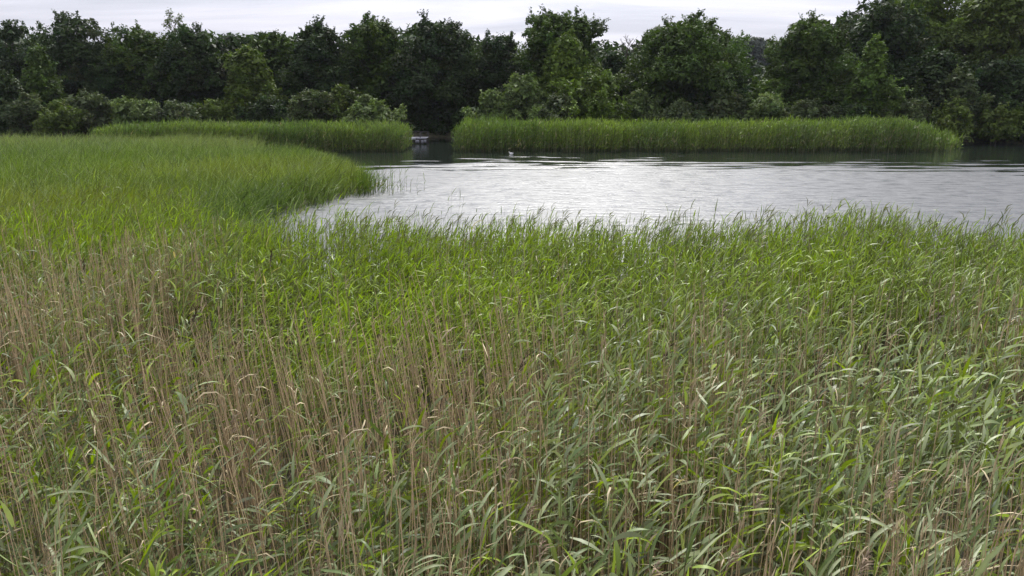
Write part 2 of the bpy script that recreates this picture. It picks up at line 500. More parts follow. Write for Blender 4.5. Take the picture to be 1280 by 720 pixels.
# last year's dead stalks
db = Buf()
N = 19000
y = (rng.random(N) * (13.5 ** 2 - 2.6 ** 2) + 2.6 ** 2) ** 0.5
x = rng.uniform(-1, 1, N) * (y * 0.74 + 1.2)
cl = 0.6 * field_noise(x, y * 0.7, 0.45, 3) + 0.5 * field_noise(x, y, 1.6, 1)
leftness = sstep(3.0, -4.0, x)
pr = np.clip((0.15 + 0.06 * leftness * 1.9 + 0.46 * cl) * (1 - 0.93 * fresh_of(x, y)), 0.0, 1)
k = rng.random(N) < pr
x, y = x[k], y[k]; N = len(x)
hd = 2.08 + 0.12 * leftness[k] + rng.normal(0, 0.24, N) + 0.15 * field_noise(x, y, 0.75, 3)
u = rng.random((N, 1)) ** 1.5
dc = (TAN * (1 - u) + STRAW * u * 0.85 + np.array([0.02, -0.012, 0.0])) * jit(N, 0.18)
K = 3; tt = np.linspace(0, 1, K)
gl = field_noise(x, y, 1.5, 0) * 0.08 - 0.05
P = np.zeros((N, K, 3)); z0 = ground_z(x, y)
ly = rng.normal(0, 0.08, N); lx = gl + rng.normal(0, 0.07, N)
for q in range(K):
    P[:, q, 0] = x + lx * hd * tt[q]; P[:, q, 1] = y + ly * hd * tt[q]; P[:, q, 2] = z0 + hd * tt[q]
prism_path(db, P, np.repeat((0.0052 * (1.1 - 0.55 * tt))[None], N, 0), np.clip(dc, 0.02, 1))
for q in range(3):
    s = rng.random(N) < 0.12
    ti = rng.uniform(0.45, 0.95, N)[s]; n = s.sum()
    O = np.stack([x[s] + lx[s] * hd[s] * ti, y[s] + ly[s] * hd[s] * ti, z0[s] + hd[s] * ti], -1)
    blades(db, O, 0.4 + rng.normal(0, 1.1, n), rng.uniform(0.5, 1.3, n), rng.uniform(0.8, 3.0, n), rng.uniform(0.12, 0.32, n), rng.uniform(0.007, 0.015, n),
           np.repeat([STRAW * 0.95], n, 0) * jit(n, 0.15), segs=3)
s = rng.random(N) < 0.25                                                            # ragged old plumes
n = s.sum()
for q in range(3):
    blades(db, P[s, -1] - np.array([0, 0, 0.04 * q]), 0.2 + rng.normal(0, 0.7, n), np.full(n, 1.4) - 0.12 * q, rng.uniform(0.1, 0.8, n), rng.uniform(0.08, 0.17, n), rng.uniform(0.006, 0.013, n),
           np.repeat([TAN * 0.85], n, 0) * jit(n, 0.2), segs=2)
tag(link('dead_reed_stalks', db.mesh('dead_reed_stalks', M_STALK)), 'straw-coloured dead reed stalks standing among the green reeds of the near bed', 'dead reeds', kind='stuff')

# low growth and litter at the feet of the reeds
ub = Buf()
N = 8000
y = (rng.random(N) * (16 ** 2 - 2.4 ** 2) + 2.4 ** 2) ** 0.5
x = rng.uniform(-1, 1, N) * (y * 0.74 + 1.2)
u = rng.random((N, 1))
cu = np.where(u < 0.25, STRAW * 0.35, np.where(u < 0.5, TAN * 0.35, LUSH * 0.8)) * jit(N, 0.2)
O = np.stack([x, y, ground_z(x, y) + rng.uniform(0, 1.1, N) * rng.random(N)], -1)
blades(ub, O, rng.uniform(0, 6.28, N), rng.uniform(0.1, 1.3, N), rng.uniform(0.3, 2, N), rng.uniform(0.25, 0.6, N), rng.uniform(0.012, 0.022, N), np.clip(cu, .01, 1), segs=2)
tag(link('undergrowth', ub.mesh('undergrowth', M_FIELD)), 'low tangle of dry litter and young shoots at the feet of the reeds', 'undergrowth', kind='stuff')

# ------------------------------------------------------------------ the sedge field on the left
fb = Buf()
N = 36000
y = (rng.random(N) * (61.0 ** 1.6 - 16.0 ** 1.6) + 16.0 ** 1.6) ** (1 / 1.6)
x = -rng.random(N) * (0.72 * y + 5) + 0
fr_ = field_right(y) + rng.normal(0, 0.45, N)
k = (x < fr_) & ((y < 51.5) | (x < -20 - rng.normal(0, 1, N)))
x, y = x[k], y[k]; N = len(x)
h = 1.22 + 0.10 * field_noise(x, y, 5, 0) + 0.10 * field_noise(x, y, 0.8, 3) + 0.18 * sstep(48, 60, y) - 0.35 * sstep(-2.5, 0, x - field_right(y))
n1_ = np.clip(0.5 + 0.55 * field_noise(x, y * 1.6, 6, 2), 0, 1)[:, None]
n2_ = np.clip(0.5 + 0.6 * field_noise(x, y, 2.0, 1), 0, 1)[:, None]
yellow = (sstep(32, 26, y) * sstep(-9, -14, x))[:, None] * 0.8
A = np.array([0.115, 0.17, 0.020]); B = np.array([0.17, 0.21, 0.024]); D = np.array([0.070, 0.115, 0.030]); G = np.array([0.17, 0.21, 0.09])
cf = A * (1 - n1_) + B * n1_
cf = cf * (1 + 0.18 * field_noise(x, y, 0.5, 1)[:, None])
cf = cf * (1 - 0.35 * n2_) + D * 0.35 * n2_
cf = cf * (1 - yellow) + np.array([0.175, 0.20, 0.022]) * yellow
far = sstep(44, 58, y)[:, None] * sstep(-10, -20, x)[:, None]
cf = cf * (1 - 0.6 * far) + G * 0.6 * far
dk = (sstep(-3.5, -0.5, x - field_right(y)) * sstep(40, 30, y))[:, None]
cf = cf * (1 - 0.45 * dk) + D * 0.45 * dk
z0 = np.maximum(ground_z(x, y), -0.4)
for q in range(5):
    jx = rng.normal(0, 0.10, N); jy = rng.normal(0, 0.10, N)
    O = np.stack([x + jx, y + jy, z0], -1)
    pale = rng.random((N, 1)) < 0.14
    c = np.where(pale, G * 1.3, cf) * jit(N, 0.28)
    blades(fb, O, 0.3 + rng.normal(0, 1.5, N), rng.normal(1.40, 0.13, N), np.clip(rng.normal(0.8, 0.5, N), 0.05, 2.4), h * rng.uniform(0.55, 1.35, N),
           rng.uniform(0.02, 0.042, N), np.clip(c, .01, 1), segs=2 if q % 2 else 3, roll=0.9)
tag(link('sedge_field', fb.mesh('sedge_field', M_FIELD)), 'low yellow-green marsh grass field on the left beside the lake', 'marsh grass', kind='stuff')

# outlying stalks in the water off the field's tip
tb = Buf(); tb2 = Buf()
N = 130
y = rng.normal(36.3, 0.8, N); x = -7.3 + rng.gamma(1.6, 0.45, N)
reed_bed(tb, tb2, x, y, rng.uniform(0.55, 1.25, N) + 0.1, np.repeat([LUSH], N, 0), np.repeat([LUSH * 0.8], N, 0), 4, 0.42, 0.022, base_z=np.full(N, -0.1), lean=0.05, elm=1.35, bendm=0.5, lo=0.1, stem_r=0.008)
tbo = tag(link('emergent_reeds', tb.mesh('emergent_reeds', M_FIELD)), 'sparse dark reed tufts standing in open water off the field tip', 'reeds', kind='stuff')
link('emergent_stems', tb2.mesh('emergent_stems', M_FIELD), tbo)['kind'] = 'stuff'


# ------------------------------------------------------------------ far reed beds
def far_bed(name, label, n, fx, ylo, yhi, hbase, colA, colB, mask=None):
    b = Buf(); s_ = Buf()
    u_ = rng.random(n); y_ = ylo + (yhi - ylo) * rng.random(n) ** 1.5
    x_ = fx(u_, y_)
    if mask is not None:
        k_ = mask(x_, y_); x_, y_ = x_[k_], y_[k_]
    n = len(x_)
    hh_ = hbase(x_, y_) + rng.normal(0, 0.14, n) + 0.15 * field_noise(x_, y_, 0.7, 0)
    w_ = np.clip(0.5 + 0.6 * field_noise(x_, y_, 1.8, 2), 0, 1)[:, None]
    c_ = colA * w_ + colB * (1 - w_)
    sc = np.where(rng.random((n, 1)) < 0.3, np.array([0.20, 0.20, 0.10]), np.array([0.07, 0.10, 0.03])) * jit(n, .2)
    reed_bed(b, s_, x_, y_, hh_, c_, np.clip(sc, .01, 1), 8, 0.45, 0.045, segs=2, base_z=np.full(n, -0.15), lo=0.12, stem_r=0.011, lean=0.03, elm=1.3, bendm=0.7)
    o_ = tag(link(name, b.mesh(name, M_FIELD)), label, 'reeds', kind='stuff')
    s_o = link('reed_stems', s_.mesh('reed_stems', M_FIELD), o_); s_o['kind'] = 'stuff'
    return o_


CL, CR = at(556, 187, 60)[0], at(1214, 187, 61)[0]
far_bed('far_reed_bed', 'long tall bright green reed bed along the far shore right of the inlet', 9000, lambda u, yy: CL + 0.3 + (CR - CL - 0.3) * u + (yy - 60.0) * 0.15,
        60.0, 67.0, lambda xx, yy: 2.22 + 0.13 * field_noise(xx, yy, 3, 0) + 0.25 * sstep(3.2, 0.6, np.abs(xx + 2.2)) * sstep(60, 63, yy) - 0.9 * sstep(1.6, 0, xx - CL) - 1.25 * sstep(CR - 5.5, CR + 0.4, xx) + 0.22 * sstep(CR - 14, CR - 4, xx) * 0.5,
        np.array([0.165, 0.235, 0.024]), np.array([0.105, 0.170, 0.020]),
        mask=lambda xx, yy: (yy > 60.0 + 0.35 * np.sin(xx * 0.8) + 0.35 * np.sin(xx * 2.1 + 1) + 0.25 * np.sin(xx * 5.3) + 3.0 * sstep(2.5, 0, CR - xx) + 1.4 * sstep(0.8, 0, xx - CL) + 0.4))
BR = at(503, 187, 60)[0]
far_bed('far_left_reed_bed', 'tall green reed bed behind the grass field left of the inlet', 6500, lambda u, yy: BR - 24.5 * u,
        60.0, 66.0, lambda xx, yy: 1.98 + 0.10 * field_noise(xx, yy, 3, 1) - 0.3 * sstep(1.2, 0, BR - xx) - 0.25 * sstep(-30, -33, xx),
        np.array([0.140, 0.20, 0.035]), np.array([0.095, 0.155, 0.028]),
        mask=lambda xx, yy: yy > 60.0 + 0.3 * np.sin(xx * 1.1) - 2.5 * sstep(-13, -16, xx) * 0 + 0.3)


# ------------------------------------------------------------------ trees and bushes
def profile(style, t):
    """half width at the relative height t of the crown, 0..1"""
    if style == 'oak': return np.sqrt(np.clip(1 - ((t - 0.48) / 0.56) ** 2, 0, 1)) ** 0.8
    if style == 'round': return np.sqrt(np.clip(1 - ((t - 0.42) / 0.60) ** 2, 0, 1))
    if style == 'cone': return np.clip((1.04 - t) ** 0.75 * (0.55 + 1.6 * np.minimum(t, 0.3)), 0, 1)
    if style == 'tall': return np.sqrt(np.clip(1 - ((t - 0.4) / 0.62) ** 2, 0, 1)) * 0.95
    if style == 'bush': return np.sqrt(np.clip(1 - ((t - 0.15) / 0.88) ** 2, 0, 1))
    return np.ones_like(t)


def leaves(buf, C0, rb, nper, size, col, flat=0.75, droop=0.0, varc=0.18, bow=0.0):
    """leaf quads on the shells of clumps: C0 (B,3), rb (B,), col (B,3)"""
    B = len(C0)
    idx = np.repeat(np.arange(B), nper)
    n = len(idx)
    d = rng.normal(0, 1, (n, 3)); d[:, 2] += 0.35
    d /= np.linalg.norm(d, axis=1)[:, None]
    rr = rb[idx] * rng.uniform(0.45, 1.12, n) ** 0.7
    P = C0[idx] + d * rr[:, None] * np.array([1, 1, flat])
    P[:, 2] -= bow * (d[:, 0] ** 2 + d[:, 1] ** 2) * rr
    P += rng.normal(0, 0.06, (n, 3))
    nrm = d * 0.7 + rng.normal(0, 0.55, (n, 3)) + np.array([0, 0, 0.55])
    nrm /= np.linalg.norm(nrm, axis=1)[:, None]
    a = np.cross(nrm, rng.normal(0, 1, (n, 3))); a /= np.linalg.norm(a, axis=1)[:, None] + 1e-9
    a[:, 2] -= droop; a /= np.linalg.norm(a, axis=1)[:, None]
    b = np.cross(nrm, a)
    s = size * rng.uniform(0.6, 1.35, n)[:, None]
    V = np.stack([P - a * s, P + b * s * 0.75 + a * s * 0.2, P + a * s * 0.9 - b * s * 0.6 + nrm * s * 0.2], 1)
    c = np.clip(col[idx] * jit(n, varc), 0.004, 1)
    c = np.repeat(c[:, None], 3, 1)
    buf.add(V.reshape(-1, 3), c.reshape(-1, 3), f3=np.arange(n * 3).reshape(-1, 3))


def tube(buf, pts, rads, col, sides=6):
    pts = [Vector(p_) for p_ in pts]
    V = []
    for i, p_ in enumerate(pts):
        d = (pts[min(i + 1, len(pts) - 1)] - pts[max(i - 1, 0)]).normalized()
        a = d.cross(Vector((0, 1, 0.2))).normalized(); b = d.cross(a)
        for k_ in range(sides):
            th = 2 * math.pi * k_ / sides
            V.append(p_ + (a * math.cos(th) + b * math.sin(th)) * rads[i])
    f = [(i * sides + k_, i * sides + (k_ + 1) % sides, (i + 1) * sides + (k_ + 1) % sides, (i + 1) * sides + k_) for i in range(len(pts) - 1) for k_ in range(sides)]
    top = (len(pts) - 1) * sides
    f3 = [(top, top + k_, top + k_ + 1) for k_ in range(1, sides - 1)]
    buf.add([tuple(v_) for v_ in V], [col], f4=f, f3=f3)


GREENS = {
    'dark': (0.031, 0.053, 0.014), 'mid': (0.053, 0.086, 0.015), 'olive': (0.080, 0.112, 0.020), 'light': (0.085, 0.130, 0.018),
    'brown': (0.034, 0.054, 0.017), 'grey': (0.108, 0.150, 0.046), 'greydark': (0.070, 0.092, 0.036), 'bright': (0.080, 0.130, 0.022), 'far': (0.060, 0.075, 0.055)}  # 'far' is greyed: distance haze put into the leaf colour


def make_tree(name, label, cat, px, ptop, hw, Y, pbot, style, green, group=None, airy=0.0, nblob=60, nleaf=13000, leaf=0.20, leanx=0.0, trunk=True, spikes=0):
    """px, ptop, hw, pbot: where the crown shows in the photograph at the distance Y -> metres"""
    cx, ztop = at(px, ptop, Y)
    _, zbot = at(px, pbot, Y)
    hwm = hw / F_PX * Y
    g0 = float(ground_z(np.array([cx]), np.array([Y]))[0])
    g0 = max(g0, -0.1)
    zbot = max(zbot, g0 + 0.1)
    hgt = ztop - zbot
    rootx = cx + leanx
    root = tag(empty(name, (rootx, Y, g0)), label, cat, group)
    dep = min(hwm * 0.9, 5.0)
    # clumps of foliage in the crown's volume, most of them near its surface
    tcl = rng.random(nblob) ** 0.85
    tcl[:3] = [0.97, 0.93, 0.9]
    ang = rng.uniform(0, 2 * math.pi, nblob)
    pf = profile(style, tcl)
    rad = pf * np.where(rng.random(nblob) < 0.8, rng.uniform(0.72, 1.0, nblob), rng.uniform(0.1, 0.7, nblob))
    rbl = hwm * (0.10 + 0.22 * rng.random(nblob) ** 1.6) * (0.7 + 0.3 * pf)
    rbl = np.clip(rbl, 0.35, 1.9)
    q1, q2, q3, q4 = rng.uniform(0, 6.28, 4)
    lob = 1 + 0.17 * np.sin(ang * 2 + q1 + tcl * 5) + 0.14 * np.sin(tcl * 11 + ang * 3 + q2) + rng.normal(0, 0.07, nblob)
    hump = 1 - 0.13 * (1 + np.sin(np.cos(ang) * rad * 4.5 + q3)) * 0.5 - 0.09 * (1 + np.sin(np.cos(ang) * rad * 10 + q4)) * 0.5   # several tops instead of one dome
    C0 = np.stack([np.cos(ang) * np.maximum(rad * hwm * lob - rbl * 0.55, 0), np.sin(ang) * np.maximum(rad * dep * lob - rbl * 0.5, 0),
                   zbot - g0 + rbl * 0.4 + tcl * hump * (hgt * 1.05 - rbl * 1.0)], -1)
    C0[:, 0] += (cx - rootx)
    if spikes:
        for q in range(spikes):
            uu = rng.uniform(-0.6, 0.6); rbl[q] = rng.uniform(0.35, 0.8); C0[q, 2] = (zbot - g0) + hgt * (1.01 - 0.75 * uu * uu) - rbl[q] * 0.7; C0[q, 0] = (cx - rootx) + uu * hwm; C0[q, 1] = rng.uniform(-0.6, 0.6)
    base = np.array(GREENS[green])
    blobc = base * jit(nblob, 0.17) * (0.92 + 0.16 * rng.random((nblob, 1))) + rng.normal(0, 0.003, (nblob, 3))
    wgt = rbl ** 2; nper = np.maximum((nleaf * (1 - airy * 0.5) * wgt / wgt.sum()).astype(int), 20)
    b = Buf()
    leaves(b, C0, rbl, nper, leaf, np.clip(blobc, .004, 1), droop=0.2, flat=0.55, bow=0.45)
    # leafy shoots that stand out of the crown
    nsh = nblob * (5 if not trunk else 3)
    jj = rng.integers(0, nblob, nsh)
    dd = C0[jj] - np.array([cx - rootx, 0, (zbot - g0) + hgt * 0.35]); dd /= np.linalg.norm(dd, axis=1)[:, None] + 1e-6
    dd = dd * 0.8 + rng.normal(0, 0.5, (nsh, 3)) + np.array([0, 0, 0.5 if trunk else 0.9]); dd /= np.linalg.norm(dd, axis=1)[:, None]
    sl = rng.uniform(0.4, 1.1, nsh) * (1.0 if trunk else 0.75)
    st0 = C0[jj] + dd * rbl[jj][:, None] * 0.5
    kk = 9
    tk = np.linspace(0.1, 1, kk)
    SP = (st0[:, None] + dd[:, None] * (sl[:, None] * tk)[..., None] - np.array([0, 0, 0.25])[None, None] * (sl[:, None] * tk ** 2)[..., None]).reshape(-1, 3)
    leaves(b, SP, np.full(len(SP), 0.10), np.full(len(SP), 2), leaf * 0.8, np.repeat(np.clip(blobc[jj] * 1.08, .004, 1), kk, 0), flat=1.0)
    ncore = int(nleaf * 0.22 * (1 - airy))        # inner foliage that closes the crown
    tcr = rng.uniform(0.03, 0.93, 60); acr = rng.uniform(0, 6.28, 60); rcr = profile(style, tcr) * rng.uniform(0, 0.72, 60)
    CC = np.stack([np.cos(acr) * rcr * hwm + (cx - rootx), np.sin(acr) * rcr * dep, zbot - g0 + tcr * hgt], -1)
    CC[:, 2] = np.minimum(CC[:, 2], ztop - g0 - hwm * 0.22)
    leaves(b, CC, np.full(60, hwm * 0.2), np.full(60, max(ncore // 60, 5)), leaf * 1.9, np.repeat([base * 0.95], 60, 0))
    # a few stray sprigs that break the outline
    ns = max(6, nblob // 3)
    sd_ = rng.normal(0, 1, (ns, 3)); sd_[:, 2] = abs(sd_[:, 2]) + 0.1; sd_ /= np.linalg.norm(sd_, axis=1)[:, None]
    ii = rng.integers(0, nblob, ns)
    leaves(b, C0[ii] + sd_ * rbl[ii][:, None] * 0.95, rng.uniform(0.15, 0.4, ns), np.full(ns, 22), leaf * 0.8, np.clip(blobc[ii] * 1.05, .004, 1), flat=1.0)
    cr_ = link('crown', b.mesh('crown', M_LEAF), root)
    if trunk:
        tb_ = Buf()
        H = ztop - g0
        tr = 0.020 * H + 0.02
        bark = (0.055, 0.048, 0.038)
        mx_ = (cx - rootx)
        pts = [(0, 0, -0.3), (0.02 * H * rng.normal(), 0, H * 0.25), (mx_ * 0.6, 0, H * 0.5), (mx_, 0, H * 0.82)]
        tube(tb_, pts, [tr * 1.35, tr, tr * 0.7, tr * 0.2], bark, 8)
        for q in range(min(14, nblob)):
            j = int(rng.integers(0, nblob))
            e = C0[j]; s0 = Vector(pts[1]).lerp(Vector(pts[3]), min(0.95, max(0.0, (e[2] / H - 0.35))))
            if e[2] < s0.z: s0 = Vector(pts[1]); 
            md = s0.lerp(Vector(e), 0.5) + Vector((0, 0, 0.08 * H * rng.random()))
            tube(tb_, [s0, md, Vector(e)], [tr * 0.42, tr * 0.25, tr * 0.08], bark, 5)
        link('trunk', tb_.mesh('trunk', M_BARK, smooth=True), root)
    else:
        tb_ = Buf()
        for q in range(6):
            j = int(rng.integers(0, nblob)); e = C0[j]
            tube(tb_, [(rng.normal(0, 0.15), rng.normal(0, .15), -0.15), (e[0] * 0.4, e[1] * .4, e[2] * 0.6), tuple(e)], [0.06, 0.04, 0.012], (0.06, 0.05, 0.04), 5)
        link('branches', tb_.mesh('branches', M_BARK, smooth=True), root)
    return root


T = 'tree'
trees = [
    # px, top, half width, Y, crown bottom, style, green, airy, spikes, blobs, label
    (10, 29, 32, 84, 120, 'oak', 'dark', 0.75, 2, 40, 'dark oak with open airy crown at the left end of the tree line'),
    (88, 19, 50, 83, 128, 'oak', 'brown', 0.55, 1, 62, 'broad dark oak with domed crown, tallest at the left end of the wood'),
    (47, 65, 34, 75, 150, 'cone', 'mid', 0.1, 1, 50, 'smaller pointed green tree in front of the domed oak at left'),
    (172, 34, 38, 82, 140, 'oak', 'mid', 0.5, 3, 55, 'open crowned green tree to the left of the bare twiggy top'),
    (243, 35, 46, 80, 150, 'round', 'dark', 0.15, 3, 66, 'dark dense tree left of the light green pointed tree'),
    (142, 66, 26, 80, 150, 'tall', 'dark', 0.2, 2, 40, 'low dark tree in the dip beside the domed oak'),
    (308, 60, 42, 75, 150, 'cone', 'olive', 0.1, 2, 64, 'light olive-green pointed tree standing forward in the left wood'),
    (338, 40, 34, 82, 145, 'tall', 'mid', 0.2, 5, 50, 'tree with several pointed tops just behind the olive-green one'),
    (398, 30, 42, 80, 150, 'round', 'dark', 0.15, 4, 64, 'dark green rounded tree near the middle of the left wood'),
    (465, 23, 42, 82, 150, 'oak', 'mid', 0.35, 4, 60, 'tree with frayed light green top left of the broad dark dome'),
    (548, 23, 56, 81, 155, 'round', 'brown', 0.15, 3, 78, 'broad dark dome-topped tree standing behind the inlet and jetty'),
    (618, 42, 40, 84, 150, 'oak', 'brown', 0.6, 3, 44, 'dark oak with sky showing through its top right of the inlet'),
    (700, 10, 50, 80, 120, 'round', 'mid', 0.2, 3, 66, 'tallest tree of the middle group with a narrow rounded top'),
    (712, 42, 56, 76, 150, 'cone', 'light', 0.15, 2, 78, 'lighter green tree in front of the tallest middle tree'),
    (772, 64, 30, 84, 150, 'round', 'dark', 0.2, 2, 36, 'low dark tree in the gap between the two middle groups'),
    (862, 20, 72, 77, 152, 'round', 'mid', 0.12, 5, 104, 'huge round-topped dense tree standing alone right of the middle'),
    (900, 82, 30, 74, 150, 'round', 'dark', 0.1, 2, 46, 'low dark tree at the right foot of the huge round tree'),
    (1018, 22, 52, 77, 150, 'round', 'mid', 0.12, 5, 72, 'rounded green tree at the left end of the tall right-hand wood'),
    (1110, 3, 64, 82, 140, 'round', 'dark', 0.12, 2, 84, 'dark tree rising behind the small light tree in the right wood'),
    (1160, -26, 66, 84, 135, 'round', 'light', 0.12, 2, 88, 'tallest tree of the right wood, cut by the top of the picture'),
    (1248, -20, 62, 80, 150, 'round', 'olive', 0.12, 2, 84, 'big olive-green tree in the top right corner'),
    (1094, 56, 37, 72, 148, 'cone', 'bright', 0.25, 2, 46, 'small light green tree with layered boughs before the dark right wood'),
    (1172, 62, 46, 75, 158, 'round', 'dark', 0.1, 2, 58, 'dark shadowy tree near the water in the right wood'),
    (1250, 72, 46, 74, 160, 'round', 'dark', 0.1, 2, 58, 'dark low tree over the shrubs at the right edge'),
]
for (px, tp, hw, Y, bt, stl, grn, airy, spk, nb, lab) in trees:
    make_tree('broadleaf_tree', lab, T, px, tp, hw * 1.12, Y, bt, stl, grn, group='broadleaf trees along the far shore', airy=airy, nblob=int(nb * 1.6), nleaf=int(380 * nb), spikes=spk, leaf=0.155)

G2 = 'bushes at the foot of the trees'
bushes = [
    (4, 98, 30, 70, 168, 'cone', 'dark', 'dark conical bush at the left picture edge'),
    (30, 128, 26, 69, 166, 'bush', 'greydark', 'grey-green rounded bush second from the left edge'),
    (74, 136, 26, 68, 164, 'bush', 'olive', 'small olive bush right of the grey-green one at left'),
    (108, 122, 30, 70, 160, 'bush', 'greydark', 'pale shoots bush below the domed oak'),
    (165, 131, 34, 70, 158, 'bush', 'grey', 'grey-green willow scrub left of the dark recess'),
    (225, 137, 34, 70, 158, 'bush', 'greydark', 'low willow scrub before the dark dense tree'),
    (270, 134, 24, 71, 158, 'bush', 'olive', 'low bush left of the light olive pointed tree foot'),
    (330, 128, 26, 71, 158, 'bush', 'dark', 'dark low bush at the foot of the olive pointed tree'),
    (424, 110, 24, 71, 158, 'cone', 'olive', 'pointed olive bush above the left far reeds'),
    (388, 122, 30, 70, 158, 'bush', 'greydark', 'round grey-green bush left of the pointed olive bush'),
    (460, 130, 34, 70, 158, 'bush', 'grey', 'rounded grey-green bush sloping down to the inlet'),
    (612, 122, 26, 71, 156, 'bush', 'grey', 'grey willow bush just right of the inlet'),
    (655, 103, 38, 72, 156, 'bush', 'grey', 'large grey-green willow below the tall middle group'),
    (700, 128, 26, 70, 156, 'bush', 'greydark', 'small grey bush between the two large middle bushes'),
    (742, 99, 50, 71, 156, 'bush', 'light', 'large spreading green bush under the middle group'),
    (800, 122, 24, 72, 156, 'bush', 'grey', 'grey-green bush at the left foot of the huge round tree'),
    (850, 136, 30, 70, 156, 'bush', 'greydark', 'low scrub under the huge round tree'),
    (906, 122, 28, 71, 156, 'bush', 'greydark', 'dark grey bush at the right foot of the huge round tree'),
    (957, 104, 26, 74, 156, 'bush', 'bright', 'light green bush in the gap before the distant wood'),
    (960, 126, 28, 70, 156, 'bush', 'grey', 'grey shrub below the light green bush in the gap'),
    (1012, 134, 32, 70, 156, 'bush', 'greydark', 'feathery low scrub before the right wood'),
    (1065, 138, 26, 70, 156, 'bush', 'dark', 'dark scrub left of the small light tree foot'),
    (1136, 128, 30, 71, 158, 'bush', 'greydark', 'dark grey bush right of the small light tree'),
    (1196, 95, 32, 72, 166, 'bush', 'greydark', 'tall ragged shrub at the end of the far reeds'),
    (1194, 132, 26, 69.6, 172, 'bush', 'olive', 'olive shrub overhanging the water at the end of the reeds'),
    (1248, 142, 26, 69.4, 174, 'bush', 'olive', 'leafy shrub at the water left of the right picture edge'),
    (1288, 138, 24, 69.4, 174, 'bush', 'mid', 'green shrub cut by the right picture edge'),
]
for (px, tp, hw, Y, bt, stl, grn, lab) in bushes:
    nb = int(16 + hw * 0.55)
    make_tree('bush', lab, 'bush', px, tp - 5, hw * 1.12, Y, bt, stl, grn, group=G2, nblob=nb, nleaf=int(hw * 150), leaf=0.14, trunk=False, spikes=2, airy=0.1)


def bare_top(px, ptop, pbot, Y, label, lv=0):
    """slender, nearly leafless tree showing above the crowns"""
    cx, zt = at(px, ptop, Y)
    g0 = float(ground_z(np.array([cx]), np.array([Y]))[0])
    H = zt - g0
    root = tag(empty('bare_tree', (cx, Y, g0)), label, 'tree')
    tb_ = Buf(); bark = (0.07, 0.06, 0.05)
    pts = [(0, 0, -0.3), (0.1, 0, H * 0.5), (-0.1, 0, H * 0.8), (0.15, 0, H)]
    tube(tb_, pts, [0.2, 0.13, 0.07, 0.015], bark, 7)
    tips = []

    def grow(p0, d0, L, r0, n):
        p1 = p0 + d0 * L
        tube(tb_, [p0, p0 + d0 * L * 0.5 + Vector((rng.normal(0, .04), rng.normal(0, .04), 0)) * L, p1], [r0, r0 * 0.8, r0 * 0.55], bark, 4)
        tips.append(tuple(p1)); tips.append(tuple(p0 + d0 * L * 0.6))
        if n == 0: return
        for q in range(3):
            dn = (d0 + Vector((rng.normal(0, .55), rng.normal(0, .55), rng.normal(0.12, .3)))).normalized()
            grow(p0 + d0 * L * rng.uniform(0.5, 1.0), dn, L * rng.uniform(0.5, 0.75), r0 * 0.55, n - 1)
    for q in range(9):
        zz = H * (0.72 + 0.25 * q / 9)
        sg = 1 if q % 2 else -1
        grow(Vector((0, 0, zz)), Vector((sg * rng.uniform(0.35, 0.8), rng.normal(0, 0.4), 0.8)).normalized(), rng.uniform(0.7, 1.1) * (1.35 - q / 14), 0.045, 2)
    link('trunk', tb_.mesh('trunk', M_BARK), root)
    if lv:
        b = Buf(); tp = np.array(tips); leaves(b, tp, np.full(len(tp), 0.28), np.full(len(tp), lv), 0.12, np.repeat([GREENS['olive']], len(tp), 0), flat=1)
        link('crown', b.mesh('crown', M_LEAF), root)


bare_top(217, 20, 60, 83, 'thin almost bare tree with sparse twiggy top above the left wood', 3)
bare_top(785, 48, 80, 86, 'slim dead twiggy tree in the sky gap of the middle', 0)

# the wood behind the front row of trees: one dark mass nobody could count
wb = Buf()
B = 1500
bx_ = rng.uniform(-75, 80, B); by_ = rng.uniform(90, 104, B)
gap = np.exp(-((bx_ / by_ * F_PX + 640 - 953) / 42) ** 4)
topz = 9.6 + 1.2 * field_noise(bx_, by_ * 0, 6, 0) + 3.5 * sstep(30, 45, bx_) - 5.0 * gap - 1.8 * np.exp(-((bx_ / by_ * F_PX + 640 - 775) / 30) ** 2)
bz_ = 0.5 + rng.random(B) * topz
leaves(wb, np.stack([bx_, by_, bz_], -1), rng.uniform(1.2, 2.4, B), np.full(B, 100), 0.42, np.repeat([GREENS['dark']], B, 0) * jit(B, .2))
tag(link('background_wood', wb.mesh('background_wood', M_LEAF)), 'dark continuous wood filling in behind the front row of trees', 'wood', kind='stuff')
# shaded scrub between the trunks
gb = Buf()
B = 600
bx_ = rng.uniform(-62, 66, B); by_ = rng.uniform(0, 5, B) + np.maximum(shore_y(bx_) + 1.2, 71)
leaves(gb, np.stack([bx_, by_, 0.6 + rng.random(B) * 2.6 * np.clip(rng.random(B), .3, 1)], -1), rng.uniform(0.5, 1.1, B), np.full(B, 110), 0.2, np.repeat([GREENS['dark']], B, 0) * jit(B, .25))
tag(link('woodland_scrub', gb.mesh('woodland_scrub', M_LEAF)), 'shaded undergrowth between the trunks along the far shore', 'scrub', kind='stuff')
# distant wooded rise seen through the gap
hb = Buf()
B = 420
bx_ = rng.uniform(68, 112, B); by_ = rng.uniform(250, 300, B)
bz_ = ground_z(bx_, by_) + 0.3 + rng.random(B) ** 0.9 * (11.5 + 1.5 * field_noise(bx_, by_ * 0, 9, 1))
bz_ = np.minimum(bz_, 4.8 + (52 + 3 * field_noise(bx_, 0 * bx_, 5, 2)) / F_PX * by_ - 2.0)
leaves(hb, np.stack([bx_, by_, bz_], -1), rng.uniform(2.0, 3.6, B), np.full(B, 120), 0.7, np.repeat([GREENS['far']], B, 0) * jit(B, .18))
tag(link('distant_wood', hb.mesh('distant_wood', M_LEAF)), 'hazy distant wood seen through the gap in the trees', 'wood', kind='stuff')


